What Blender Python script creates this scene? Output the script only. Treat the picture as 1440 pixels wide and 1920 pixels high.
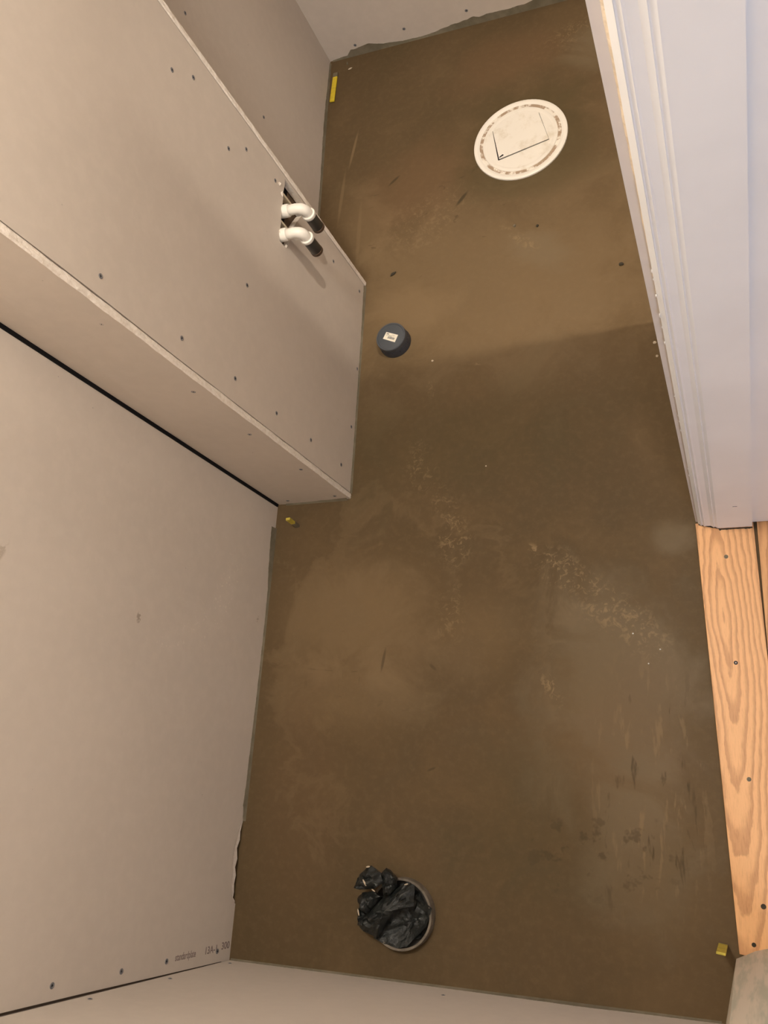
import bpy, bmesh, math, random
from mathutils import Vector, Matrix, noise
random.seed(7)
SC = bpy.context.scene
COL = SC.collection
for o in list(bpy.data.objects): bpy.data.objects.remove(o, do_unlink=True)

# ---------------------------------------------------------------- camera
R = [[0.926580796323209, 0.05242825270974725, -0.372423557529259],
     [-0.07157628518588643, -0.9475554833758291, -0.31147301860786236],
     [-0.3692219702075366, 0.315261612378526, -0.8742340947789466]]
cd = bpy.data.cameras.new('camera'); cam = bpy.data.objects.new('camera', cd); COL.objects.link(cam)
rx, ry, rz = R
cam.matrix_world = Matrix(((rx[0], -ry[0], -rz[0], 0.952939), (rx[1], -ry[1], -rz[1], 0.314842),
                           (rx[2], -ry[2], -rz[2], 1.6), (0, 0, 0, 1)))
cd.sensor_fit = 'VERTICAL'; cd.sensor_height = 36.0; cd.sensor_width = 27.0
cd.lens = 1620.46 / 1920 * 36
cd.shift_x = (720 - 727.9) / 1920; cd.shift_y = (951.3 - 960) / 1920
cd.clip_start = 0.01
SC.camera = cam

# ---------------------------------------------------------------- light
w = bpy.data.worlds.new('world'); SC.world = w; w.use_nodes = True
w.node_tree.nodes['Background'].inputs[0].default_value = (0.5, 0.55, 0.7, 1)
w.node_tree.nodes['Background'].inputs[1].default_value = 0.05
SC.view_settings.view_transform = 'Standard'; SC.view_settings.look = 'None'
SC.view_settings.gamma = 1; SC.view_settings.use_curve_mapping = False
SC.view_settings.exposure = 0.0

def area(name, loc, target, size, energy, color, shape='DISK'):
    l = bpy.data.lights.new(name, 'AREA'); l.shape = shape; l.size = size; l.energy = energy; l.color = color
    o = bpy.data.objects.new(name, l); COL.objects.link(o); o.location = loc
    o.rotation_euler = (Vector(target) - Vector(loc)).to_track_quat('-Z', 'Y').to_euler(); return o
# bare bulb of the bathroom ceiling, a second lamp deeper in the side bay, daylight of the hall
def bulb(name, loc, rad, energy, color):
    l = bpy.data.lights.new(name, 'POINT'); l.shadow_soft_size = rad; l.energy = energy; l.color = color
    o = bpy.data.objects.new(name, l); COL.objects.link(o); o.location = loc; return o
bulb('ceiling_bulb', (0.50, 0.85, 2.12), 0.07, 43, (1.0, 0.935, 0.83))
dl = bpy.data.lights.new('bay_downlight', 'SPOT'); dl.energy = 82; dl.color = (1.0, 0.86, 0.70); dl.shadow_soft_size = 0.012
dl.spot_size = math.radians(46); dl.spot_blend = 0.9
do = bpy.data.objects.new('bay_downlight', dl); COL.objects.link(do); do.location = (1.12, 1.252, 2.30)
do.rotation_euler = (Vector((0.62, 1.50, 0)) - Vector(do.location)).to_track_quat('-Z', 'Y').to_euler()
area('hall_daylight', (1.5, -0.85, 1.7), (0.7, 0.65, 0.3), 0.7, 11.5, (0.60, 0.72, 1.0))

# ---------------------------------------------------------------- node helpers
class NB:
    def __init__(s, name, rough=0.85, spec=0.3):
        s.m = bpy.data.materials.new(name); s.m.use_nodes = True; s.t = s.m.node_tree
        s.b = s.t.nodes['Principled BSDF']; s.b.inputs['Roughness'].default_value = rough
        s.b.inputs['Specular IOR Level'].default_value = spec
        s.pos = None
    def n(s, k, **kw):
        nd = s.t.nodes.new(k)
        for a, v in kw.items(): setattr(nd, a, v)
        return nd
    def put(s, nd, i, v):
        if v is None: return
        if isinstance(v, bpy.types.NodeSocket): s.t.links.new(v, nd.inputs[i])
        else: nd.inputs[i].default_value = v
    def P(s):
        if s.pos is None: s.pos = s.n('ShaderNodeTexCoord').outputs['Object']
        return s.pos
    def map(s, loc=(0, 0, 0), rot=(0, 0, 0), scale=(1, 1, 1), v=None):
        nd = s.n('ShaderNodeMapping'); s.put(nd, 0, v or s.P())
        nd.inputs['Location'].default_value = loc; nd.inputs['Rotation'].default_value = rot
        nd.inputs['Scale'].default_value = scale; return nd.outputs[0]
    def noise(s, scale, detail=3, rough=.55, v=None, dist=0):
        nd = s.n('ShaderNodeTexNoise'); s.put(nd, 'Vector', v or s.P())
        nd.inputs['Scale'].default_value = scale; nd.inputs['Detail'].default_value = detail
        nd.inputs['Roughness'].default_value = rough; nd.inputs['Distortion'].default_value = dist
        return nd.outputs['Fac']
    def voro(s, scale, v=None, feature='F1'):
        nd = s.n('ShaderNodeTexVoronoi', feature=feature); s.put(nd, 'Vector', v or s.P()); nd.inputs['Scale'].default_value = scale
        return nd.outputs['Distance']
    def math(s, op, a, b=None, c=None, clamp=False):
        nd = s.n('ShaderNodeMath', operation=op, use_clamp=clamp); s.put(nd, 0, a); s.put(nd, 1, b); s.put(nd, 2, c); return nd.outputs[0]
    def step(s, x, lo, hi, a=0., b=1.):
        nd = s.n('ShaderNodeMapRange', interpolation_type='SMOOTHSTEP'); s.put(nd, 0, x)
        nd.inputs[1].default_value = lo; nd.inputs[2].default_value = hi; nd.inputs[3].default_value = a; nd.inputs[4].default_value = b
        return nd.outputs[0]
    def ell(s, cx, cy, rx, ry, ang=0, soft=.6, jit=None):
        """1 inside an ellipse on the floor, fading to 0 at its rim"""
        q = s.n('ShaderNodeVectorMath', operation='SUBTRACT'); s.put(q, 0, s.P()); q.inputs[1].default_value = (cx, cy, 0)
        v = s.map(rot=(0, 0, -ang), scale=(1, 1, 1), v=q.outputs[0])
        m = s.n('ShaderNodeVectorMath', operation='MULTIPLY'); s.put(m, 0, v); m.inputs[1].default_value = (1 / rx, 1 / ry, 0)
        l = s.n('ShaderNodeVectorMath', operation='LENGTH'); s.put(l, 0, m.outputs[0]); d = l.outputs['Value']
        if jit is not None: d = s.math('ADD', d, jit)
        return s.step(d, 1.0, 1.0 - soft)
    def mix(s, f, a, b, blend='MIX'):
        nd = s.n('ShaderNodeMix', data_type='RGBA', blend_type=blend); s.put(nd, 0, f)
        for i, v in ((6, a), (7, b)):
            if isinstance(v, tuple): nd.inputs[i].default_value = (*v, 1)
            else: s.put(nd, i, v)
        return nd.outputs[2]
    def col(s, v):
        if isinstance(v, tuple): s.b.inputs['Base Color'].default_value = (*v, 1)
        else: s.put(s.b, 'Base Color', v)
    def bump(s, h, strength=.3, dist=.002):
        nd = s.n('ShaderNodeBump'); s.put(nd, 'Height', h); nd.inputs['Strength'].default_value = strength; nd.inputs['Distance'].default_value = dist
        s.put(s.b, 'Normal', nd.outputs[0])

def plain(name, c, rough=.6, spec=.4, metal=0, bump=None, vary=0.0):
    b = NB(name, rough, spec)
    if vary:
        b.col(b.mix(b.step(b.noise(60, 3), .3, .7), c, tuple(x * (1 - vary) for x in c)))
    else: b.col(c)
    b.b.inputs['Metallic'].default_value = metal
    if bump: b.bump(b.noise(bump[0], 4), bump[1], bump[2])
    return b.m

# ---------------------------------------------------------------- materials
def mk_board(name, c, dusty=False, seed=0.0):
    b = NB(name, .9, .15)
    v = b.map(loc=(seed, seed * 2, seed))
    n1 = b.noise(2.2, 2, .5, v); n2 = b.noise(45, 4, .6, v)
    k = b.mix(b.step(n1, .3, .7), c, tuple(x * .93 for x in c))
    k = b.mix(b.math('MULTIPLY', b.step(n2, .35, .75), .22), k, tuple(x * 1.12 for x in c))
    speck = b.step(b.voro(26, v), .035, .015)
    k = b.mix(b.math('MULTIPLY', speck, b.step(b.noise(5, 1, v=v), .5, .62)), k, tuple(x * .6 for x in c))
    if dusty:   # pale scuffs of plaster dust and a few brown stains low on the left wall
        def el3(cy, cz, ry, rz, soft=.8, rot=0):
            q = b.n('ShaderNodeVectorMath', operation='SUBTRACT'); b.put(q, 0, b.P()); q.inputs[1].default_value = (0, cy, cz)
            r = b.map(rot=(rot, 0, 0), v=q.outputs[0])
            m = b.n('ShaderNodeVectorMath', operation='MULTIPLY'); b.put(m, 0, r); m.inputs[1].default_value = (0, 1 / ry, 1 / rz)
            l = b.n('ShaderNodeVectorMath', operation='LENGTH'); b.put(l, 0, m.outputs[0])
            return b.step(l.outputs['Value'], 1., 1. - soft)
        dots = b.step(b.noise(130, 3, .6), .60, .70)
        for cy, cz, ry, rz, rot, a in ((.69, .16, .13, .05, .3, .8), (.60, .24, .06, .12, -.5, .5), (.80, .19, .05, .03, 0, .5), (.55, .33, .03, .05, 0, .45)):
            k = b.mix(b.math('MULTIPLY', b.math('MULTIPLY', dots, el3(cy, cz, ry, rz, .8, rot)), a), k, (.86, .78, .68))
            k = b.mix(b.math('MULTIPLY', el3(cy, cz, ry, rz, .9, rot), .10 * a), k, (.86, .78, .68))
        jag = b.step(b.noise(90, 2), .40, .52)
        k = b.mix(b.math('MULTIPLY', b.math('MULTIPLY', el3(.578, .417, .012, .007, .4), jag), .55), k, (.20, .14, .09))
        k = b.mix(b.math('MULTIPLY', b.math('MULTIPLY', el3(.653, .034, .009, .005, .4), jag), .55), k, (.20, .14, .09))
        k = b.mix(b.math('MULTIPLY', b.math('MULTIPLY', el3(.60, .735, .035, .010, .6, .5), jag), .4), k, (.28, .20, .12))
    b.col(k); b.bump(n2, .12, .0006); return b.m
BOARD_C = (.70, .625, .555)
M_board = mk_board('plasterboard_paper', BOARD_C)
M_board_l = mk_board('plasterboard_paper_dusty', BOARD_C, True, 0)
M_board_b = mk_board('plasterboard_paper_plain', BOARD_C, False, 5.)

b = NB('gypsum_core', .95, .1)
n = b.noise(160, 4, .7); n3 = b.noise(420, 2, .6)
b.col(b.mix(b.step(n, .35, .68), (.97, .90, .83), (.86, .78, .69))); b.bump(b.math('ADD', n, b.math('MULTIPLY', n3, .4)), .7, .002)
M_gyp = b.m
M_gap = plain('dark_gap', (.012, .011, .012), .9, .1)
M_backing = plain('cavity_board', (.17, .12, .085), .9, .1, vary=.3)

# cement screed
b = NB('cement_screed', .78, .25)
P = b.P()
big = b.noise(1.7, 3, .5, dist=.4); mid = b.noise(7, 5, .6, dist=.6); fine = b.noise(70, 4, .65); vf = b.noise(400, 2, .5)
streakY = b.noise(9, 4, .6, b.map(scale=(5.5, 1.1, 1)), dist=.25)
streakD = b.noise(8, 4, .6, b.map(rot=(0, 0, math.radians(-35)), scale=(1.2, 4., 1)), dist=.8)
c = b.mix(b.step(big, .32, .68), (.122, .096, .062), (.150, .115, .076))
c = b.mix(b.math('MULTIPLY', b.step(mid, .45, .75), .45), c, (.205, .160, .112))
c = b.mix(b.math('MULTIPLY', b.step(mid, .47, .25), .40), c, (.105, .088, .052))
c = b.mix(b.math('MULTIPLY', b.step(fine, .42, .75), .22), c, (.24, .19, .135))
j = b.math('MULTIPLY', b.math('SUBTRACT', mid, .5), 1.6)
LIGHT = (.27, .215, .155); ROSY = (.215, .145, .098); GREY = (.235, .205, .165); OLIVE = (.096, .086, .048); DARK = (.075, .062, .040)
# broad dried-out patches, some painting brightly lit floor: (cx, cy, rx, ry, angle, colour, amount)
for cx, cy, r1, r2, an, cc, am in (
        (.22, .66, .24, .17, .15, LIGHT, .48), (.20, .50, .22, .11, -.1, LIGHT, .30), (.48, .62, .15, .12, 0, LIGHT, .22),  # first two paint the bright band of light at the left
        (.50, 1.40, .62, .36, .05, LIGHT, .42), (.30, 1.36, .14, .08, .2, LIGHT, .40), (.60, 1.47, .11, .06, -.6, GREY, .40),  # the widest one paints the lit zone paler across the floor
        (.33, 1.72, .26, .14, .5, ROSY, .30), (.52, 2.02, .22, .10, .2, ROSY, .28), (.76, 2.02, .12, .12, .0, GREY, .50),
        (.18, 1.62, .10, .16, .3, LIGHT, .30), (.74, .50, .19, .32, .1, GREY, .50), (.76, .40, .16, .22, .0, ROSY, .15),
        (.78, .24, .14, .20, .0, GREY, .35), (.84, .79, .055, .05, .3, GREY, .45), (.13, .30, .12, .3, 0, ROSY, .15)):
    c = b.mix(b.math('MULTIPLY', b.ell(cx, cy, r1, r2, an, .7, j), min(1, am * 1.3)), c, cc)
# trowel arc left of the box corner
arc1 = b.math('MULTIPLY', b.ell(.33, .56, .30, .36, 0, .10, j), b.math('SUBTRACT', 1., b.ell(.35, .54, .27, .34, 0, .12, j)))
c = b.mix(b.math('MULTIPLY', arc1, .22), c, LIGHT)
# darker ring around the drain, then soft shade painted into the screed
ring = b.math('MULTIPLY', b.ell(.558, 1.765, .22, .19, 0, .45, j), .50)
c = b.mix(ring, c, OLIVE)
c = b.mix(b.math('MULTIPLY', b.ell(.45, 1.03, .45, .17, .05, .8, j), .30), c, OLIVE)  # painted shade: floor in front of the lit zone
c = b.mix(b.math('MULTIPLY', b.ell(.58, .28, .20, .22, .05, .8, j), .30), c, OLIVE)  # painted shade: dim area nearer the front wall
# trails of ridged, half dried skin: small pale flakes
flk = b.math('MULTIPLY', b.step(b.noise(62, 3, .65, dist=1.5), .50, .62), b.step(fine, .36, .52))
for cx, cy, r1, r2, an, am in ((.425, .83, .055, .09, .0, .65), (.345, .97, .05, .09, .3, .45), (.425, .66, .05, .08, .0, .50), (.39, .90, .04, .06, .5, .4),
                               (.65, .735, .12, .045, -.62, .75), (.755, .645, .11, .055, -.65, .85), (.588, .785, .03, .014, -.5, .9),
                               (.62, .52, .045, .02, -1.0, .80), (.635, .49, .016, .008, -1.0, 1.0), (.47, 1.205, .018, .008, 0., .9), (.365, 1.155, .02, .03, 0, .35),
                               (.56, 1.50, .09, .02, -.75, .8), (.33, 1.60, .16, .10, .5, .35), (.70, 2.06, .14, .06, .4, .5)):
    c = b.mix(b.math('MULTIPLY', b.math('MULTIPLY', flk, b.ell(cx, cy, r1, r2, an, .8, j)), am * .95), c, (.31, .25, .18))
# dark trowel scores along the room, lower right, and short ones by the drain
sc = b.step(streakY, .60, .70)
for cx, cy, r1, r2, am in ((.80, .38, .13, .24, .75), (.75, .24, .22, .12, .6), (.18, .54, .10, .07, .35)):
    c = b.mix(b.math('MULTIPLY', b.math('MULTIPLY', sc, b.ell(cx, cy, r1, r2, 0, .7)), am), c, DARK)
sl = b.step(streakY, .44, .36)
c = b.mix(b.math('MULTIPLY', b.math('MULTIPLY', sl, b.ell(.79, .36, .14, .28, 0, .7)), .75), c, LIGHT)
blot = b.step(b.noise(28, 3, .6), .56, .64)
c = b.mix(b.math('MULTIPLY', b.math('MULTIPLY', blot, b.ell(.70, .24, .20, .10, 0, .7)), .55), c, DARK)
sd = b.step(streakD, .63, .70)
c = b.mix(b.math('MULTIPLY', b.math('MULTIPLY', sd, b.ell(.35, 1.62, .30, .24, 0, .6)), .55), c, DARK)
c = b.mix(b.math('MULTIPLY', b.math('MULTIPLY', sd, b.ell(.25, .55, .22, .12, 0, .6)), .30), c, DARK)
for cx, cy, r1, r2, an, cc, am in ((.42, 1.64, .028, .006, .9, DARK, .9), (.245, 1.735, .024, .005, .7, DARK, .8), (.258, 1.468, .012, .004, .5, DARK, .9),
        (.128, 1.86, .005, .07, -.16, LIGHT, .7), (.105, 1.72, .006, .10, -.06, LIGHT, .45), (.16, 1.60, .007, .12, .0, LIGHT, .35),
        (.285, .57, .004, .03, -.15, DARK, .6), (.39, .555, .012, .004, -.7, DARK, .5), (.395, .365, .012, .003, .4, DARK, .6)):
    c = b.mix(b.math('MULTIPLY', b.ell(cx, cy, r1, r2, an, .6), am), c, cc)
FT = b.mix(1.0, c, (.84, .72, .53), 'MULTIPLY')
b.col(FT)
h = b.math('ADD', b.math('MULTIPLY', mid, .8), b.math('ADD', b.math('MULTIPLY', fine, .25), b.math('MULTIPLY', vf, .06)))
h = b.math('ADD', h, b.math('MULTIPLY', flk, b.math('MULTIPLY', b.ell(.70, .69, .2, .08, -.62, .8), .25)))
b.bump(h, .35, .004)
b.put(b.b, 'Roughness', b.step(mid, .3, .7, .70, .88))
M_floor = b.m

b = NB('screed_smear', .85, .2)
b.col(b.mix(b.step(b.noise(40, 4), .3, .7), (.155, .135, .092), (.21, .18, .13))); b.bump(b.noise(90, 3), .4, .002); M_smear = b.m

# oak threshold with a cathedral figure
def wood(name, cen, light, dark, ring=1.35, a=.0125, bb=.125):
    b = NB(name, .42, .35)
    d1 = b.noise(5, 3, .5, b.map(scale=(1.6, 1, 1))); d2 = b.noise(26, 3, .6, b.map(scale=(2.5, 1, 1)))
    q = b.n('ShaderNodeVectorMath', operation='SUBTRACT'); b.put(q, 0, b.P()); q.inputs[1].default_value = (*cen, 0)
    sp = b.n('ShaderNodeSeparateXYZ'); b.put(sp, 0, q.outputs[0])
    bend = b.math('MULTIPLY', b.math('SINE', b.math('MULTIPLY', sp.outputs[1], 9.)), .004)
    x = b.math('DIVIDE', b.math('ADD', sp.outputs[0], bend), a)
    # the heart repeats along the board like flat-sawn figure: three ovals merging into vees
    y = b.math('DIVIDE', sp.outputs[1], bb)
    r = b.math('SQRT', b.math('ADD', b.math('MULTIPLY', x, x), b.math('MULTIPLY', y, y)))
    r = b.math('ADD', r, b.math('MULTIPLY', b.math('SUBTRACT', d1, .5), 1.7))
    r = b.math('ADD', r, b.math('MULTIPLY', b.math('SUBTRACT', d2, .5), .50))
    s1 = b.math('FRACT', b.math('MULTIPLY', r, ring))
    band = b.math('MULTIPLY', b.step(s1, .30, .78), b.step(s1, 1.0, .88))
    pores = b.step(b.noise(60, 4, .7, b.map(scale=(14, .8, 1))), .50, .66)
    f = b.math('ADD', b.math('MULTIPLY', band, .62), b.math('MULTIPLY', pores, .30), clamp=True)
    b.col(b.mix(f, light, dark)); b.bump(pores, .15, .0005); return b.m
M_oak = wood('oak_threshold', (.925, .64), (.86, .475, .215), (.50, .235, .10))
M_oak2 = wood('oak_floorboard', (1.08, .3), (.72, .38, .16), (.46, .22, .09), 1.2)

b = NB('white_paint', .42, .4)
b.col(b.mix(b.step(b.noise(9, 3), .3, .7), (.86, .85, .83), (.82, .81, .79))); M_white = b.m
M_mark = plain('pencil_mark', (.25, .24, .25), .8)
M_putty = plain('old_paint_edge', (.92, .78, .60), .8, .2, bump=(90, .9, .003), vary=.2)
b = NB('filler_streaked_board', .88, .15)
st = b.noise(7, 3, .6, b.map(scale=(9, 9, .9)))
b.col(b.mix(b.step(st, .42, .62), (.68, .59, .48), (.52, .49, .39))); b.bump(b.noise(60, 3), .2, .001); M_stub = b.m

b = NB('white_drain_plastic', .45, .4)
b.col((.93, .88, .80)); M_drain = b.m
b = NB('drain_groove_dirt', .8, .2)
d = b.noise(38, 4, .7); b.col(b.mix(b.step(d, .44, .56), (.90, .84, .75), (.42, .31, .22))); M_dirt = b.m
b = NB('drain_cover_plastic', .45, .4)
b.col(b.mix(b.math('MULTIPLY', b.step(b.noise(22, 4, .7), .50, .72), .5), (.90, .85, .77), (.66, .57, .43))); M_lid = b.m
M_cap = plain('grey_pvc', (.072, .080, .092), .45, .4, bump=(300, .15, .0005))
M_capd = plain('dark_pvc_side', (.040, .044, .056), .4, .45)
M_stick = plain('paper_label', (.83, .78, .66), .6)
M_ink = plain('label_ink', (.10, .10, .12), .7)
M_pipe = plain('old_pipe_rim', (.21, .175, .135), .5, .4, bump=(80, .5, .002), vary=.45)
M_pipein = plain('pipe_inside', (.05, .045, .04), .7)
b = NB('black_plastic_bag', .34, .45)
b.col(b.mix(b.step(b.noise(30, 4), .45, .75), (.016, .018, .017), (.045, .048, .045)))
b.bump(b.noise(75, 5, .65, dist=1.2), .6, .004); M_bag = b.m
M_bagdust = plain('plaster_dust', (.55, .45, .34), .9)
M_elbow = plain('white_fitting', (.83, .80, .74), .35, .45)
M_plug = plain('black_plug', (.040, .038, .034), .32, .5)
M_rim = plain('brown_plug_end', (.075, .045, .028), .4)
M_brkt = plain('cream_bracket', (.72, .63, .48), .6)
b = NB('yellow_stick_paint', .5, .4)
b.col(b.mix(b.step(b.noise(55, 3, v=b.map(scale=(1, 1, 3))), .45, .7), (.72, .55, .035), (.60, .45, .04))); M_yel = b.m
M_yel2 = plain('dirty_yellow', (.66, .53, .08), .6, vary=.35)
M_bare = plain('bare_stick', (.20, .165, .11), .8, vary=.2)
M_screw = plain('zinc_screw', (.26, .26, .28), .35, .6, .25)
M_slot = plain('screw_recess', (.02, .02, .025), .6)
M_crumb = plain('plaster_crumb', (.60, .50, .38), .9)
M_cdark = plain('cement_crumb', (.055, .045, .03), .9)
M_ceil = plain('ceiling_paint', (.62, .60, .56), .9)
M_stamp = plain('stamp_ink', (.34, .27, .25), .9, .1, vary=.25)

# ---------------------------------------------------------------- mesh helpers
def link(name, bm, mats, parent=None, smooth=False):
    me = bpy.data.meshes.new(name); bmesh.ops.recalc_face_normals(bm, faces=bm.faces); bm.to_mesh(me); bm.free()
    for m in (mats if isinstance(mats, (list, tuple)) else [mats]): me.materials.append(m)
    if smooth:
        for p in me.polygons: p.use_smooth = True
    o = bpy.data.objects.new(name, me); COL.objects.link(o); o.parent = parent; return o
def smooth_angle(o, deg=35):
    me = o.data
    for p in me.polygons: p.use_smooth = True
    bm = bmesh.new(); bm.from_mesh(me)
    for e in bm.edges: e.smooth = not (len(e.link_faces) == 2 and e.calc_face_angle(0) > math.radians(deg))
    bm.to_mesh(me); bm.free(); return o
def struct(o): o['kind'] = 'structure'; return o
def tag(o, label, cat, group=None):
    o['label'] = label; o['category'] = cat
    if group: o['group'] = group
    return o
def empty(name, loc, rot=(0, 0, 0)):
    o = bpy.data.objects.new(name, None); o.empty_display_size = .02; COL.objects.link(o); o.location = loc; o.rotation_euler = rot; return o
def child_world(o, root):   # keep world coordinates of meshes written in world space
    o.parent = root; bpy.context.view_layer.update(); o.matrix_parent_inverse = root.matrix_world.inverted(); return o
def box(bm, x0, x1, y0, y1, z0, z1, f=None, nx=1, ny=1, nz=1):
    """box, optionally divided and passed through f(x,y,z)"""
    f = f or (lambda x, y, z: (x, y, z)); vs = {}
    def V(i, j, k):
        if (i, j, k) not in vs:
            vs[i, j, k] = bm.verts.new(f(x0 + (x1 - x0) * i / nx, y0 + (y1 - y0) * j / ny, z0 + (z1 - z0) * k / nz))
        return vs[i, j, k]
    for i in range(nx):
        for j in range(ny):
            for k in (0, nz): bm.faces.new((V(i, j, k), V(i + 1, j, k), V(i + 1, j + 1, k), V(i, j + 1, k)))
    for i in range(nx):
        for k in range(nz):
            for j in (0, ny): bm.faces.new((V(i, j, k), V(i + 1, j, k), V(i + 1, j, k + 1), V(i, j, k + 1)))
    for j in range(ny):
        for k in range(nz):
            for i in (0, nx): bm.faces.new((V(i, j, k), V(i, j + 1, k), V(i, j + 1, k + 1), V(i, j, k + 1)))
    return bm
def bx(*a, **k): return box(bmesh.new(), *a, **k)
def prism(poly, z0, z1, bm=None, f=None):
    bm = bm or bmesh.new(); f = f or (lambda x, y, z: (x, y, z))
    lo = [bm.verts.new(f(x, y, z0)) for x, y in poly]; hi = [bm.verts.new(f(x, y, z1)) for x, y in poly]; n = len(poly)
    bm.faces.new(lo); bm.faces.new(hi)
    for i in range(n): bm.faces.new((lo[i], lo[(i + 1) % n], hi[(i + 1) % n], hi[i]))
    return bm
def lathe(prof, seg=48, bm=None, M=None, cap0=True, cap1=True):
    bm = bm or bmesh.new(); M = M or Matrix(); rings = []
    for r, z in prof:
        rings.append([bm.verts.new(M @ Vector((r * math.cos(2 * math.pi * i / seg), r * math.sin(2 * math.pi * i / seg), z))) for i in range(seg)])
    for a, b_ in zip(rings, rings[1:]):
        for i in range(seg): bm.faces.new((a[i], a[(i + 1) % seg], b_[(i + 1) % seg], b_[i]))
    if cap0: bm.faces.new(rings[0])
    if cap1: bm.faces.new(rings[-1])
    return bm
def bevel(o, wd, seg=2):
    m = o.modifiers.new('bevel', 'BEVEL'); m.width = wd; m.segments = seg; m.limit_method = 'ANGLE'; m.angle_limit = math.radians(40); return o

HZ = 2.4
# measured out-of-plumb of each upright corner, metres per metre
LA, LB, LC, LD, LJ, LK, LE = (-.0042, .0138), (.001, .0015), (-.0034, -.0044), (.005, .0033), (-.0014, 0), (.0047, -.0009), (0, 0)
def lean(a, b_, y0, y1):
    def f(x, y, z):
        t = min(max((y - y0) / (y1 - y0), 0), 1)
        return (x + z * (a[0] * (1 - t) + b_[0] * t), y + z * (a[1] * (1 - t) + b_[1] * t), z)
    return f

# ---------------------------------------------------------------- floors and shell
bm = bmesh.new()   # screed with a pipe hole is not needed: the pipe stands up out of it
box(bm, -.03, 1.75, -.03, 2.25, -.06, 0)
fl = struct(link('floor', bm, M_floor))
# hall side floor stands on its own boards
hall = bmesh.new(); box(hall, .991, 2.4, -1.2, .86, -.06, .006)
struct(link('floor_hall', hall, M_oak2))

def lw(x, y, z):   # left wall: foot runs from x=0 at y=0 to x=.009 at y=.92
    g = lean(LA, LB, 0, .92); return g(x + .0095 * max(0, y) / .92, y, z)
# left wall board with a broken foot (bare gypsum showing near the front corner)
def crackf(x, y, z): return lw(x, y, z)
bm = bmesh.new()
foot = [(-.05, .0), (.028, .0), (.098, .0), (.104, .008), (.118, .018), (.135, .024), (.16, .026), (.18, .029), (.20, .027), (.222, .022), (.245, .014), (.262, .006), (.27, .0), (.6, .0), (.9125, .0)]
def slab(bm, line, top, x0, x1, f):
    fr = [];
    for x in (x1, x0):
        lo = [bm.verts.new(f(x, y, z)) for y, z in line]; hi = [bm.verts.new(f(x, y, top)) for y, _ in line]; fr.append((lo, hi))
    for lo, hi in fr:
        for i in range(len(lo) - 1): bm.faces.new((lo[i], lo[i + 1], hi[i + 1], hi[i]))
    (l1, h1), (l0, h0) = fr
    for i in range(len(l1) - 1):
        bm.faces.new((l1[i], l1[i + 1], l0[i + 1], l0[i])); bm.faces.new((h1[i], h1[i + 1], h0[i + 1], h0[i]))
    for i in (0, -1): bm.faces.new((l1[i], h1[i], h0[i], l0[i]))
slab(bm, foot, HZ, -.0015, 0, lw)
WL = struct(link('wall_left', bm, M_board_l))
bm = bmesh.new()
core = [(-.05, 0), (.098, 0), (.104, .001), (.11, .009), (.12, .007), (.135, .010), (.15, .007), (.165, .013), (.18, .008), (.2, .014), (.215, .006), (.23, .008), (.25, .002), (.262, .001), (.27, 0), (.9125, 0)]
slab(bm, core, HZ, -.0125, -.0016, lw)
link('gypsum_core', bm, M_gyp, WL)
link('stud_backing', bx(-.05, -.014, -.05, .9125, 0, HZ, f=lw), M_gap, WL)

# open joint in the front corner, widening upwards
bm = bmesh.new(); prev = None
for k in range(41):
    z = .03 + (HZ - .03) * k / 40; wd_ = min(.0030, .0005 + .006 * z)
    y_ = .0095 * .001 + z * LA[1]; x_ = z * LA[0]
    cur = [bm.verts.new((x_ + .0006, y_ + wd_ + .0002, z)), bm.verts.new((x_ + .0016, y_ + .0003, z))]
    if prev: bm.faces.new((prev[0], prev[1], cur[1], cur[0]))
    prev = cur
link('corner_gap', bm, plain('open_joint_brown', (.05, .035, .025), .9, .1), WL)

# front wall
def fw(x, y, z): return (x, y - .0 + .0095 * x + z * LA[1] * (1 - min(1, max(0, x / .9))) , z)
WF = struct(link('wall_front', bx(.002, .8868, -.05, 0, 0, HZ, f=fw, nx=6), M_board_b))

# boxed-in pipe chase: side boards with cut ends showing, front board, dark joint at left wall
CH = empty('wall_chase', (0.1, 1.19, 0)); struct(CH)
fC = lambda x, y, z: (x + z * (LB[0] * (1 - x / .19) + LC[0] * x / .19), y + z * (LB[1] * (1 - x / .19) + LC[1] * x / .19), z)
fD = lambda x, y, z: (x + z * LD[0], y + z * LD[1], z)
fX = lean(LC, LD, .92, 1.45)
def ch(o): return child_world(o, CH)
sb = ch(link('side_board', bx(.0125, .1875, .918, .9298, 0, HZ, f=fC), [M_board_b])); 
ch(link('gap_backing', bx(-.01, .012, .9115, .932, 0.004, HZ, f=fC), M_gap))
# its cut end: rough gypsum strip facing the room
def rough_strip(name, x, y0, y1, f, seed):
    bm = bmesh.new(); N = 420; cols = 5; rows = []
    for i in range(N + 1):
        z = .002 + (HZ - .002) * i / N; row = []
        e0 = noise.noise(Vector((z * 22, seed, 0))) * .0011 + noise.noise(Vector((z * 90, seed, 4))) * .0007
        e1 = noise.noise(Vector((z * 22, seed, 9))) * .0009 + noise.noise(Vector((z * 80, seed, 7))) * .0006
        for k in range(cols + 1):
            t = k / cols; y = (y0 + e0) * (1 - t) + (y1 + e1) * t
            d = 0 if k in (0, cols) else noise.noise(Vector((z * 60, y * 300, seed))) * .0014 + .0012
            row.append(bm.verts.new(f(x + d, y, z)))
        rows.append(row)
    for a, b_ in zip(rows, rows[1:]):
        for k in range(cols): bm.faces.new((a[k], a[k + 1], b_[k + 1], b_[k]))
    return ch(link(name, bm, M_gyp))
o = rough_strip('cut_board_end', .1880, .9172, .9298, fC, 1.3)
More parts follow.
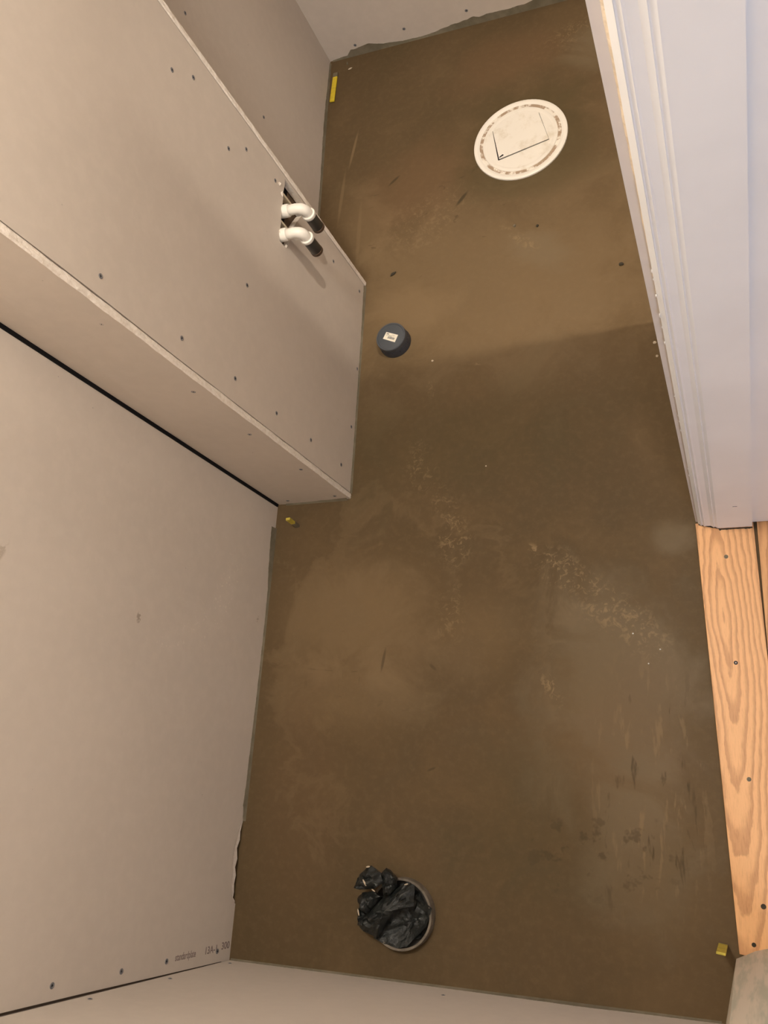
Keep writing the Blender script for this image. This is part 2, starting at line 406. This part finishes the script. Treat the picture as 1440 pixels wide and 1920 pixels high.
o = rough_strip('cut_board_end', .1882, 1.4480, 1.4600, fD, 5.7)
ch(link('side_board', bx(.05, .1875, 1.4485, 1.4600, 0, HZ, f=fD), M_board_b))
# joint between side board end and front board: filled dark behind
ch(link('gap_backing', bx(.150, .1722, .9300, 1.448, 0, HZ, f=fX), M_gap))
# front board with a ragged cut-out for the water pipes; the near edge wanders a little
bm = bmesh.new()
hole = [(1.4425, .400), (1.428, .398), (1.405, .401), (1.397, .398), (1.369, .399), (1.345, .396), (1.315, .397), (1.306, .392), (1.3065, .375), (1.314, .362), (1.335, .355), (1.360, .353), (1.385, .340), (1.410, .325), (1.432, .305), (1.4425, .290)]
def side_pts(side):
    out = []; N = 80
    for i in range(N + 1):
        z = HZ * i / N
        if side == 0: out.append((.9318 + max(0, noise.noise(Vector((z * 3.1, 3, 1))) * .0042) * (1 if z > .1 else 0), z))
        else: out.append((1.4478, z))
    return out
outer = side_pts(0) + list(reversed(side_pts(1)))
from mathutils.geometry import tessellate_polygon
loops = [[Vector((y, z, 0)) for y, z in outer], [Vector((y, z, 0)) for y, z in hole]]
flat = outer + hole; tri = tessellate_polygon(loops)
vf_ = [bm.verts.new(fX(.1872, y, z)) for y, z in flat]; vb = [bm.verts.new(fX(.1748, y, z)) for y, z in flat]
for t in tri:
    try: bm.faces.new([vf_[i] for i in t]); bm.faces.new([vb[i] for i in t])
    except ValueError: pass
no = len(outer)
for i in range(no): bm.faces.new((vf_[i], vf_[(i + 1) % no], vb[(i + 1) % no], vb[i]))
nh = len(hole)
for i in range(nh):
    f_ = bm.faces.new((vf_[no + i], vf_[no + (i + 1) % nh], vb[no + (i + 1) % nh], vb[no + i])); f_.material_index = 1
FB = ch(link('front_board', bm, [M_board, M_gyp]))
ch(link('cavity_backing', bx(.1725, .1740, 1.29, 1.4475, .25, .45), M_backing))
# torn paper flap beside the cut-out
bm = bmesh.new()
for (y, z, s) in ((1.405, .404, .006), (1.322, .398, .005), (1.31, .37, .004), (1.418, .418, .004)):
    vs = [bm.verts.new((.1895 + random.uniform(0, .003), y + dx * s, z + dz * s)) for dx, dz in ((-.7, -.4), (.6, -.5), (.8, .4), (-.2, .9))]; bm.faces.new(vs)
r = bmesh.ops.extrude_face_region(bm, geom=bm.faces[:]); bmesh.ops.translate(bm, vec=(-.0015, 0, 0), verts=[v for v in r['geom'] if isinstance(v, bmesh.types.BMVert)])
ch(link('torn_paper', bm, M_gyp))

# recessed wall behind the chase and the back wall
rw = lambda x, y, z: (x - .0075 * (y - 1.7) / .47, y, z)
WR = struct(link('wall_recess', bx(-.05, .0445, 1.4605, 2.178, 0, HZ, f=rw), M_board))
bwf = lambda x, y, z: (x, y - .031 * (x - .041) , z)
WB = struct(link('wall_back', bx(-.05, 1.80, 2.174, 2.24, 0, HZ, f=bwf, nx=4), M_board_b))
bm = bx(1.55, 1.62, 1.245, 2.2, 0, HZ); box(bm, .98, 1.55, 1.08, 1.15, 0, HZ)
struct(link('wall_bay', bm, M_board_b))
# door-side wall, jamb end of it is rough cut board
fJ = lambda x, y, z: (x + z * LJ[0], y, z)
WD = struct(link('wall_right', bx(.8885, .9995, .8175, 1.245, 0, HZ, f=fJ), M_board_b))
bm = bmesh.new()     # rough, filler-smeared end edge
N = 160; rows = []
for i in range(N + 1):
    z = .02 + (HZ - .02) * i / N; row = []
    for k in range(5):
        t = k / 4; n_ = noise.noise(Vector((z * 55, t * 2, 2))) * .0012 * (1 if z > .6 else .4)
        x = .8876 + t * .016 + (noise.noise(Vector((z * 40, 5, 1))) * .0006 if k == 0 else 0)
        row.append(bm.verts.new((x + z * LJ[0], (.8265 - .0150 * t) - n_, z)))
    rows.append(row)
for a, b_ in zip(rows, rows[1:]):
    for k in range(4): bm.faces.new((a[k], a[k + 1], b_[k + 1], b_[k]))
o = link('cut_edge', bm, M_putty, WD)
fK = lambda x, y, z: (x + (y - .02) * .22 * (1 if x < .93 else .0) + z * LK[0], y + z * LK[1] + (x - .912) * .30 * (1 if y > .05 else 0), z)
WS = struct(link('wall_front_right', bx(.8885, .9845, -.05, .108, 0, HZ, f=fK, nx=2), M_stub))
# ragged plaster along its corner
bm = bmesh.new()
for i in range(26):
    z = .004 + i * .022 + random.uniform(-.005, .005); s = random.uniform(.0008, .0026)
    m = Matrix.Translation(fK(.909, .108, z)) @ Matrix.Diagonal((s, s, s * 3, 1))
    bmesh.ops.create_icosphere(bm, subdivisions=1, radius=1, matrix=m)
link('plaster_burrs', bm, M_gyp, WS)
# hall shell
struct(link('wall_hall_side', bx(1.0, 2.4, .822, .90, .006, HZ), M_white))
struct(link('wall_hall_far', bx(2.4, 2.46, -1.2, .90, .006, HZ), M_white))
struct(link('wall_hall_front', bx(.9845, 2.4, -1.26, -1.2, .006, HZ), M_white))
struct(link('wall_hall_near', bx(.9, .984, -1.2, -.052, .006, HZ), M_white))
struct(link('ceiling', bx(-.05, 2.46, -1.26, 2.24, HZ, HZ + .05), M_ceil))

# white door jamb with moulded inner edge (cross-section in x,y swept up)
DJ = empty('door_1', (.94, .81, 0)); struct(DJ)
def sect(pts, z0, z1, sh, mat, name, nz=1):
    bm = bmesh.new(); rows = []
    for k in range(nz + 1):
        z = z0 + (z1 - z0) * k / nz
        rows.append([bm.verts.new(sh(x, y, z)) for x, y in pts])
    n = len(pts)
    for a, b_ in zip(rows, rows[1:]):
        for i in range(n): bm.faces.new((a[i], a[(i + 1) % n], b_[(i + 1) % n], b_[i]))
    bm.faces.new(rows[0]); bm.faces.new(rows[-1])
    return child_world(link(name, bm, mat), DJ)
# leans: outer edge of casing comes forward of the wall edge low down, retreats high up
def jl(x, y, z):
    t = min(max((x - .893) / .032, 0), 1)
    return (x + z * (.0052 * (1 - t) + .0050 * t) * (1 if x < .93 else max(0, 1 - (x - .93) / .05) * .9 + .1), y, z)
mould = [(.8925, .8155), (.8925, .8112), (.8985, .8052), (.8990, .8066), (.9003, .8070), (.9036, .8040), (.9045, .8045), (.9060, .8048), (.9140, .8046),
         (.9195, .8012), (.9203, .8022), (.9212, .8022), (.9256, .7997), (.9262, .7997), (.9262, .8155)]
sect(mould, .012, HZ, jl, M_white, 'moulding')
sect([(.9252, .8156), (.9252, .8005), (.9260, .7999), (.9828, .7999), (.9828, .8156)], .010, HZ, jl, M_white, 'jamb')
sect([(.9830, .8215), (.9830, .8080), (1.0400, .8080), (1.0400, .8215)], .010, HZ, lambda x, y, z: (x + .0005 * z, y, z), M_white, 'door_stop')
bm = bmesh.new(); box(bm, .953, .960, .7994, .8002, .128, .1295)
child_world(link('scuff_mark', bm, M_mark), DJ)
# paint drips on jamb edge
bm = bmesh.new()
for z in (.70, .735, .76, .80, .845, .83, .56, .50, .48, .45, .30, .27):
    s = random.uniform(.0007, .0013)
    bmesh.ops.create_icosphere(bm, subdivisions=1, radius=1, matrix=Matrix.Translation((.8925 + z * .0052, .8085, z)) @ Matrix.Diagonal((s, s, s * random.uniform(1.5, 5), 1)))
child_world(link('paint_flecks', bm, M_elbow), DJ)

# ---------------------------------------------------------------- threshold board
TH = bmesh.new()
pl = [(.8880, .8130), (.9850, .8130), (.9900, .560), (.9935, .100), (.9130, .1085)]
prism(pl, .0002, .0045, TH)
TH = link('threshold_board', TH, M_oak); bevel(TH, .0008)
tag(TH, 'pale oak threshold board with oval grain and dark screw plugs in doorway', 'threshold')
for x, y, s, mm in ((.936, .748, .85, M_bare), (.939, .560, .8, M_slot), (.946, .370, .85, M_bare), (.953, .180, .95, M_cdark), (.935, .124, .8, M_cdark)):
    o = link('screw', lathe([(.0042 * s, 0), (.0042 * s, .0006), (.0034 * s, .0010), (.0016 * s, .0006)], 16), mm, TH); o.location = (x, y, .0042)
    link('screw_head', lathe([(.0017 * s, 0), (.0017 * s, .0013)], 6), M_crumb if mm is M_slot else mm, o)

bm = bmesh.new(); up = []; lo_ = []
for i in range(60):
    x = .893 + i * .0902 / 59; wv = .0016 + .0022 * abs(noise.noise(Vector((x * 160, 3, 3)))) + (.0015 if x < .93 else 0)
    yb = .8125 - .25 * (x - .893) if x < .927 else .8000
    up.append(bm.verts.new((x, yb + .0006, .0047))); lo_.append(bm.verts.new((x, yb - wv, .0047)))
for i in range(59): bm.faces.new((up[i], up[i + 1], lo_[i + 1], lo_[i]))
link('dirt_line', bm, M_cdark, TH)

# ---------------------------------------------------------------- plasterboard screws
def screw_proto():
    bm = lathe([(.0044, .0000), (.0043, .0005), (.0030, .0007), (.0018, .0001)], 18)
    bm.faces.ensure_lookup_table()
    return bm
me_s = bpy.data.meshes.new('screw'); bmm = screw_proto(); bmesh.ops.recalc_face_normals(bmm, faces=bmm.faces); bmm.to_mesh(me_s); bmm.free(); me_s.materials.append(M_screw)
me_r = bpy.data.meshes.new('screw_recess'); bmm = lathe([(.0017, .0004), (.0012, .0008)], 6); bmesh.ops.recalc_face_normals(bmm, faces=bmm.faces); bmm.to_mesh(me_r); bmm.free(); me_r.materials.append(M_slot)
def screw(root, p, nrm, s=.9):
    o = bpy.data.objects.new('screw', me_s); COL.objects.link(o)
    q = Vector(nrm).to_track_quat('Z', 'Y').to_matrix().to_4x4()
    o.parent = root; o.matrix_parent_inverse = root.matrix_basis.inverted()
    o.matrix_basis = Matrix.Translation(p) @ q @ Matrix.Scale(s, 4)
    c_ = bpy.data.objects.new('screw_recess', me_r); COL.objects.link(c_); c_.parent = o
for y, z in ((1.369, .758), (1.402, .707), (1.359, .589), (1.399, .538), (.961, .822), (1.154, .482), (.967, .636), (.973, .482), (.972, .338), (.975, .199),
             (1.413, .433), (1.406, .170), (1.417, .030), (.976, .057), (1.079, .021), (1.226, .012), (.96, 1.02), (1.15, 1.4), (1.38, 1.4), (.96, 1.4)):
    screw(CH, fX(.1873, y, z), (1, 0, 0))
for x, z in ((.036, .762), (.159, .776), (.032, .567), (.160, .554), (.032, .383), (.158, .374), (.036, .205), (.166, .190), (.045, .021), (.162, .026), (.03, 1.0), (.16, 1.0)):
    screw(CH, fC(x, .9179, z), (0, -1, 0))
for y, z in ((.0235, .481), (.022, .326), (.022, .206), (.020, .047), (.03, .66)): screw(WL, lw(.0001, y, z), (1, 0, 0), 1.05)
for y, z in ((1.736, .286), (1.721, .587), (1.74, .9)): screw(WR, rw(.0446, y, z), (1, 0, 0))
for x, z in ((.123, .030), (.264, .039), (.431, .043), (.6, .05)): screw(WB, bwf(x, 2.1739, z), (0, -1, 0), .95)
for x, z in ((.02, .03), (.02, .22), (.02, .42), (.45, .06)): screw(WF, fw(x, .0001, z), (0, 1, 0), .8)

# stamped text low on the left wall, reading down towards the floor
def stamp(txt, y, z, size, sx):
    cu = bpy.data.curves.new('board_stamp', 'FONT'); cu.body = txt; cu.size = size; cu.extrude = .00005; cu.offset = .0003; cu.align_x = 'LEFT'
    o = bpy.data.objects.new('tmp', cu); COL.objects.link(o); bpy.context.view_layer.update()
    me = bpy.data.meshes.new_from_object(o); bpy.data.objects.remove(o)
    # local x -> -z, local y -> +y
    for v in me.vertices:
        lx, ly, lz = v.co; v.co = lw(.0001 + lz, y + ly, z - lx * sx)
    me.materials.clear(); me.materials.append(M_stamp)
    m = bpy.data.objects.new('board_stamp', me); COL.objects.link(m); m.parent = WL
stamp('standardplate', .0195, .181, .0165, .70)
stamp('13A-1', .0195, .090, .0175, 1.0)
stamp('300', .0215, .034, .0175, 1.1)

# screed slurry smeared up the wall feet
def smear(root, p, nrm_axis, sgn, pts, f):
    """pts: (coordinate along wall, height)"""
    bm = bmesh.new(); fr = []; bk = []
    dense = []
    for (a0, h0), (a1, h1) in zip(pts, pts[1:]):
        n = max(1, int(abs(a1 - a0) / .004))
        for i in range(n):
            t = i / n; a = a0 + (a1 - a0) * t; h = h0 + (h1 - h0) * t
            dense.append((a, max(.0006, h * (1 + .25 * noise.noise(Vector((a * 45, p * 9, 2)))) + .0008 * noise.noise(Vector((a * 180, p, 0))))))
    for a, h in dense:
        q = []
        for off, z in ((.0034, 0), (.0016, h * .5), (.0005, h)):
            co = (p + sgn * off, a, z) if nrm_axis == 0 else (a, p + sgn * off, z)
            q.append(bm.verts.new(f(*co)))
        co = (p - sgn * .0004, a, 0) if nrm_axis == 0 else (a, p - sgn * .0004, 0)
        q.append(bm.verts.new(f(*co))); co = (p - sgn * .0004, a, h) if nrm_axis == 0 else (a, p - sgn * .0004, h)
        q.append(bm.verts.new(f(*co))); fr.append(q)
    for a, b_ in zip(fr, fr[1:]):
        for k in range(2): bm.faces.new((a[k], b_[k], b_[k + 1], a[k + 1]))
        bm.faces.new((a[2], b_[2], b_[4], a[4]))
    o = link('screed_smear', bm, M_smear); return child_world(o, root)
smear(WL, 0, 0, 1, [(.25, .003), (.28, .011), (.33, .008), (.40, .007), (.47, .005), (.56, .004), (.66, .004), (.72, .006), (.78, .013), (.83, .017), (.862, .018), (.868, .001)], lw)
smear(WB, 2.174, 1, -1, [(.045, .002), (.09, .006), (.105, .022), (.13, .024), (.16, .024), (.20, .012), (.26, .005), (.32, .004), (.38, .014), (.44, .020), (.52, .016), (.60, .022), (.7, .026), (.85, .02)], bwf)
smear(CH, .9180, 1, -1, [(.03, .002), (.08, .003), (.12, .005), (.186, .009)], fC)
smear(CH, .1872, 0, 1, [(.93, .004), (1.1, .003), (1.3, .004), (1.45, .009)], fX)
smear(WR, .0445, 0, 1, [(1.47, .012), (1.6, .006), (1.75, .005), (1.9, .009), (2.0, .010), (2.1, .005), (2.17, .003)], rw)
smear(WF, 0, 1, 1, [(.003, .002), (.25, .002), (.5, .004), (.68, .010), (.75, .004), (.885, .002)], fw)

# ---------------------------------------------------------------- white floor drain
DR = empty('floor_drain', (.558, 1.769, 0))
def dc(o, l=None):
    o.parent = DR
    if l: o['label'] = l
    return o
o = dc(link('flange', lathe([(.108, 0), (.1105, .0008), (.1100, .0040), (.1080, .0052), (.1000, .0052), (.0985, .0036), (.0965, .0034)], 72, cap0=False, cap1=False), M_drain)); smooth_angle(o, 50)
o = dc(link('groove', lathe([(.0990, .0030), (.0870, .0030), (.0860, .0040)], 72, cap0=False, cap1=False), M_dirt), 'brown dirt caught in the groove')
o = dc(link('inner_ring', lathe([(.0885, .0030), (.0880, .0046), (.0870, .0050), (.0800, .0044), (.0780, .0040)], 72, cap0=False, cap1=False), M_lid)); smooth_angle(o)
def inner_plate():
    bm = bmesh.new(); outerp = [Vector((.0790 * math.cos(2 * math.pi * i / 72), .0790 * math.sin(2 * math.pi * i / 72), 0)) for i in range(72)]
    cor = [(.4906, 1.8099), (.6087, 1.8410), (.6261, 1.7482), (.5069, 1.7211)]
    hp = [Vector(((x - .558) * 1.0, (y - 1.769) * 1.0, 0)) for x, y in cor]
    hp = [v if v.length < .0775 else v * (.0775 / v.length) for v in hp]
    tri = tessellate_polygon([outerp, hp]); al = outerp + hp
    top = [bm.verts.new((v.x, v.y, .0040)) for v in al]
    for t in tri: bm.faces.new([top[i] for i in t])
    n0 = 72; low = [bm.verts.new((v.x, v.y, .0008)) for v in hp]
    for i in range(4): bm.faces.new((top[n0 + i], top[n0 + (i + 1) % 4], low[(i + 1) % 4], low[i]))
    return bm, hp
bm, hp = inner_plate()
dc(link('cover_plate', bm, M_lid))
dc(link('drain_well', lathe([(.085, .0003), (.085, .0009)], 48), M_gap))
c0 = sum(hp, Vector()) / 4
lid = []
for v, (dx, dy) in zip(hp, ((.0010, .0002), (-.0010, .0002), (-.0012, .0030), (.0022, .0046))): lid.append((v.x + dx, v.y + dy))
dc(bevel(link('square_lid', prism(lid, .0012, .0042), M_lid), .0007), 'square knock-out lid with a dark gap')
bm = prism([(.018 - .066, -.041), (-.038, -.036), (-.040, -.0325), (-.048, -.038)], .0040, .0046)
dc(link('black_speck', bm, M_gap))
tag(DR, 'round white plastic floor drain with a square lid set in the screed', 'drain')

# ---------------------------------------------------------------- grey pipe cap
PC = empty('stopper', (.2735, 1.284, 0))
o = link('cap_body', lathe([(.0368, 0), (.0370, .004), (.0362, .010), (.0352, .014), (.0352, .020), (.0345, .0215)], 56), M_capd, PC); smooth_angle(o)
for i in range(14):
    pass
o = link('cap_top', lathe([(.0345, .0210), (.0350, .0250), (.0350, .0305), (.0340, .0322), (.0312, .0322), (.0302, .0308), (.0296, .0310)], 56), M_cap, PC); smooth_angle(o, 30)
bm = bmesh.new()
for i in range(24):
    a = 2 * math.pi * i / 24; m = Matrix.Rotation(a, 4, 'Z') @ Matrix.Translation((.0354, 0, .012)) @ Matrix.Diagonal((.0012, .0022, .008, 1))
    bmesh.ops.create_cube(bm, size=1, matrix=m)
link('grip_ribs', bm, M_capd, PC)
# sticker: corners measured on the cap
S = [(-.0115, .0135), (.0195, .0005), (.0120, -.0180), (-.0195, -.0035)]
S = [(x * .93 - .0005, y * .93 + .0008) for x, y in S]
st = link('paper_label', prism(S, .0309, .0312), M_stick, PC); st['label'] = 'small white printed sticker'
e1 = (Vector(S[1]) - Vector(S[0])); e2 = (Vector(S[3]) - Vector(S[0])); bm = bmesh.new()
def lab(u0, u1, v0, v1):
    p = [Vector(S[0]) + e1 * u + e2 * v for u, v in ((u0, v0), (u1, v0), (u1, v1), (u0, v1))]; prism([(q.x, q.y) for q in p], .0312, .03135, bm)
lab(.10, .15, .12, .28); lab(.17, .21, .12, .28); lab(.23, .28, .12, .28)
u = .32
while u < .86:
    wdt = random.choice((.012, .02, .03)); lab(u, u + wdt, .50, .80); u += wdt + random.choice((.012, .02))
lab(.10, .60, .40, .43); lab(.32, .8, .34, .36); lab(.55, .8, .18, .20)
link('label_print', bm, M_ink, st)
tag(PC, 'dark grey plastic pipe cap with a white sticker standing on the screed', 'stopper')

# ---------------------------------------------------------------- soil pipe end
SP = empty('soil_pipe', (.3520, .1145, 0))
o = link('pipe_rim', lathe([(.0600, 0), (.0600, .018), (.0592, .0200), (.0555, .0200), (.0548, .018), (.0548, .002)], 64, cap0=False, cap1=False), M_pipe, SP); smooth_angle(o)
link('pipe_floor', lathe([(.0548, .001), (.0548, .002)], 48), M_pipein, SP)
tag(SP, 'round grey soil pipe stub rising from the screed, stuffed with black plastic', 'pipe')

# crumpled black bag
bm = bmesh.new()
def crumple(poly, ztop, zedge, bul, seed, amp=.0022, n=8, cx=None, zfun=None):
    pts = [Vector((x, y, 0)) for x, y in poly]; dense = []
    for a, b_ in zip(pts, pts[1:] + pts[:1]):
        for i in range(6): dense.append(a.lerp(b_, i / 6))
    c = sum(pts, Vector()) / len(pts)
    if cx: c = Vector((*cx, 0))
    rows = []
    cv = None
    def zz(p, t):
        base = zfun(p) if zfun else ztop
        z = zedge + (base - zedge) * (1 - t ** 2.4) + bul * (1 - t * t)
        q = Vector((p.x * 70, p.y * 70, seed)); z += amp * 1.6 * (abs(noise.noise(q)) * 2 - .5) + amp * noise.noise(q * 2.6)
        return z
    cv = bm.verts.new((c.x, c.y, zz(c, 0)))
    for k in range(1, n + 1):
        t = k / n; row = []
        for p in dense:
            q = c.lerp(p, t); row.append(bm.verts.new((q.x, q.y, zz(q, t))))
        rows.append(row)
    m = len(dense)
    for i in range(m): bm.faces.new((cv, rows[0][i], rows[0][(i + 1) % m]))
    for a, b_ in zip(rows, rows[1:]):
        for i in range(m): bm.faces.new((a[i], b_[i], b_[(i + 1) % m], a[(i + 1) % m]))
    low = [bm.verts.new((c.x + (v.co.x - c.x) * .80, c.y + (v.co.y - c.y) * .80, max(.004, zedge - .02))) for v in rows[-1]]
    for i in range(m): bm.faces.new((rows[-1][i], low[i], low[(i + 1) % m], rows[-1][(i + 1) % m]))
    bm.faces.new(low)
L1 = [(.2759, .1538), (.2848, .1742), (.2977, .1884), (.3077, .1936), (.3272, .1826), (.3316, .1664), (.3186, .1566), (.3051, .1541), (.2881, .1526)]
L2 = [(.3231, .1825), (.3328, .1913), (.3489, .1773), (.3500, .1586), (.3421, .1479), (.3288, .1438), (.3250, .1652)]
L3 = [(.2773, .1375), (.2871, .1464), (.3076, .1503), (.3234, .1430), (.3092, .1244), (.2981, .1105), (.2817, .1234)]
L4 = [(.2765, .1104), (.2791, .1223), (.2940, .1077), (.2991, .0824), (.2778, .0918)]
BAND = [(.2778, .0918), (.3002, .1184), (.3295, .1442), (.3704, .1709), (.3841, .1662), (.3824, .1317), (.3512, .1202), (.3320, .1013), (.3167, .0743), (.2888, .0828)]
BASE = [(.3160, .0975), (.3382, .1286), (.3762, .1524), (.4123, .1296), (.4020, .0987), (.3670, .0641), (.3421, .0573), (.3038, .0718)]
crumple([(.30, .10), (.315, .145), (.352, .165), (.385, .152), (.4045, .118), (.390, .080), (.352, .0615), (.318, .075)], .006, .012, -.002, 1, .003)
crumple(BASE, .016, .0215, -.004, 2, .0030, cx=(.372, .105))
crumple(L3, .054, .044, .006, 4, .0045)
crumple(L2, .056, .048, .006, 5, .0050)
crumple(L1, .066, .060, .006, 6, .0040)
crumple(L4, .044, .036, .004, 7, .0035)
crumple(BAND, .050, .038, .007, 8, .0045, cx=(.335, .120))
BG = link('plastic_bag', bm, M_bag)
for p in BG.data.polygons: p.use_smooth = True
BG.data.set_sharp_from_angle(angle=math.radians(38)) if hasattr(BG.data, 'set_sharp_from_angle') else None
for x, y, z, sx, sy, an in ((.304, .166, .077, .0016, .0065, .6), (.284, .114, .050, .0015, .006, .3), (.3045, .1915, .066, .004, .0015, .2), (.3165, .1535, .064, .004, .0012, -.5), (.372, .167, .049, .004, .0012, .3)):
    bm = bmesh.new(); bmesh.ops.create_icosphere(bm, subdivisions=2, radius=1, matrix=Matrix.Translation((x, y, z)) @ Matrix.Rotation(an, 4, 'Z') @ Matrix.Diagonal((sx, sy, .0012, 1)))
    link('dust_fleck', bm, M_bagdust, BG)
tag(BG, 'crumpled black plastic bag stuffed into the soil pipe by the front wall', 'plastic bag')

# ---------------------------------------------------------------- water pipe elbows
def elbow(y, z, name, label, plug_tilt):
    E_ = empty(name, (.187, y, z))
    X = Matrix.Rotation(math.pi / 2, 4, 'Y')       # lathe axis z -> +x
    o = link('wall_collar', lathe([(.0125, -.008), (.0128, .000), (.0128, .010), (.0118, .0125), (.0108, .0130)], 36, M=X), M_elbow, E_); smooth_angle(o)
    # bent body: sweep a circle from +x to -z
    bm = bmesh.new(); rings = []; r = .0102; bend = .017; path = []
    path += [(x, 0) for x in (.012, .020, .026)]
    for k in range(1, 9):
        a = k / 8 * math.pi / 2; path.append((.026 + bend * math.sin(a), -bend * (1 - math.cos(a))))
    path.append((.026 + bend, -bend - .006))
    for k, (px, pz) in enumerate(path):
        a = 0 if k < 3 else min(1, (k - 2) / 8) * math.pi / 2
        nrm = Vector((math.sin(a), 0, math.cos(a))); rr = r * (1.06 if 4 < k < 9 else 1.)
        rings.append([bm.verts.new(Vector((px, 0, pz)) + nrm * rr * math.cos(t) + Vector((0, 1, 0)) * rr * math.sin(t)) for t in [2 * math.pi * i / 28 for i in range(28)]])
    for a, b_ in zip(rings, rings[1:]):
        for i in range(28): bm.faces.new((a[i], a[(i + 1) % 28], b_[(i + 1) % 28], b_[i]))
    bm.faces.new(rings[0]); bm.faces.new(rings[-1])
    link('elbow_body', bm, M_elbow, E_, smooth=True)
    # moulded web on inner bend
    link('rib', bx(.018, .040, -.0012, .0012, -.0215, -.006), M_elbow, E_)
    D = Matrix.Translation((.026 + bend, 0, -bend - .004))
    o = link('flange', lathe([(.0110, .0015), (.0135, .0005), (.0140, -.0035), (.0130, -.0065), (.0100, -.0070)], 36, M=D), M_elbow, E_); smooth_angle(o)
    D2 = D @ Matrix.Rotation(plug_tilt, 4, 'Y')
    pg = link('plug', lathe([(.0095, -.006), (.0118, -.0085), (.0120, -.040), (.0112, -.0415)], 36, M=D2), M_plug, E_); smooth_angle(pg); pg['label'] = 'black cylindrical plug'
    o = link('plug_rim', lathe([(.0113, -.040), (.0125, -.0415), (.0125, -.047), (.0110, -.049), (.0080, -.049)], 36, M=D2), M_rim, pg); smooth_angle(o)
    return tag(E_, label, 'pipe fitting', 'capped water pipe elbows at the wall cut-out')
elbow(1.3765, .3885, 'pipe_elbow', 'white pipe elbow with black plug, farther one nearest the white board edge', 0)
elbow(1.3235, .3865, 'pipe_elbow', 'white pipe elbow with black plug, nearer and lower of the pair', 0)
bm = bx(.1745, .1866, 1.4100, 1.4150, .345, .397); box(bm, .1745, .1866, 1.3500, 1.3545, .356, .393); box(bm, .1745, .1800, 1.3502, 1.4148, .384, .392)
tag(link('pipe_bracket', bm, M_brkt), 'cream plastic bracket behind the two pipe elbows in the cut-out', 'bracket')

# ---------------------------------------------------------------- yellow level sticks
def stick(name, base, h, wd, th, rz, tilt, mats, label, split=.45, lying=False):
    E_ = empty(name, base, (tilt[0], tilt[1], rz))
    a = bx(-wd / 2, wd / 2, -th / 2, th / 2, 0, h * split)
    o = bevel(link('bare_end', a, mats[1], E_), .0006)
    a = bx(-wd / 2, wd / 2, -th / 2, th / 2, h * split + .0002, h)
    o = bevel(link('yellow_end', a, mats[0], E_), .0008)
    return tag(E_, label, 'marker stick', 'yellow level marker sticks')
stick('marker_stick', (.8900, .1190, 0), .100, .0135, .0040, -.13, (0, 0), (M_yel2, M_bare), 'yellow marker stick standing beside the oak threshold end', .05)
stick('marker_stick', (.0640, .8640, 0), .046, .0100, .0060, .10, (-.06, 0), (M_yel2, M_bare), 'short yellow-topped marker stick standing at the chase corner', .45)
stick('marker_stick', (.0590, 2.1240, .0045), .094, .0130, .0040, -.035, (math.radians(90), 0), (M_yel, M_bare), 'bright yellow marker stick lying flat by the back left corner', .14)

# ---------------------------------------------------------------- loose crumbs
def crumb(x, y, sx, sy, sz, an, mat, label, cat='debris', group='crumbs scattered on the screed'):
    bm = bmesh.new(); bmesh.ops.create_icosphere(bm, subdivisions=2, radius=1)
    for v in bm.verts:
        k = 1 + .35 * noise.noise(v.co * 1.7 + Vector((x * 90, y * 90, 0))); v.co = Vector((v.co.x * sx * k, v.co.y * sy * k, v.co.z * sz * k))
    o = link('crumb', bm, mat); o.location = (x, y, sz * .75); o.rotation_euler[2] = an; return tag(o, label, cat, group)
crumb(.0990, 2.1295, .0065, .0018, .0016, .3, M_crumb, 'pale plaster sliver in back left corner, nearer of two')
crumb(.0890, 2.1500, .0022, .0060, .0014, .1, M_bare, 'dull grey sliver in back left corner, farther of two')
crumb(.5461, 1.5356, .0036, .0034, .0028, .3, M_bare, 'round brown pebble on screed below the drain')
crumb(.5979, 1.5239, .0036, .0030, .0025, .9, M_cdark, 'dark crumb on screed right of the brown pebble')
crumb(.2581, 1.4682, .0080, .0030, .0028, .6, M_cdark, 'dark elongated crumb on screed by the chase far corner')
crumb(.7741, 1.3891, .0055, .0035, .0030, -.2, M_cdark, 'dark crumb on screed nearest the white jamb')
crumb(.3640, 1.2250, .0026, .0022, .0020, .2, M_crumb, 'tiny pale crumb right of the grey cap')
crumb(.4900, .9650, .0016, .0016, .0014, .2, M_crumb, 'tiny white crumb alone in the middle of the screed')
crumb(.8330, 1.1953, .0036, .0030, .0026, .2, M_crumb, 'pale plaster crumb at jamb edge, farther of two')
crumb(.8358, 1.1651, .0028, .0024, .0022, .9, M_crumb, 'pale plaster crumb at jamb edge, nearer of two')
crumb(.7700, .6140, .0014, .0014, .0013, .2, M_elbow, 'tiny white speck on the ridged scuff trail')
crumb(.7950, .5600, .0014, .0012, .0012, .2, M_elbow, 'tiny white speck on the screed, middle of three near the threshold')
crumb(.8160, .5850, .0014, .0012, .0012, .2, M_elbow, 'tiny white speck on the screed, closest to the threshold')
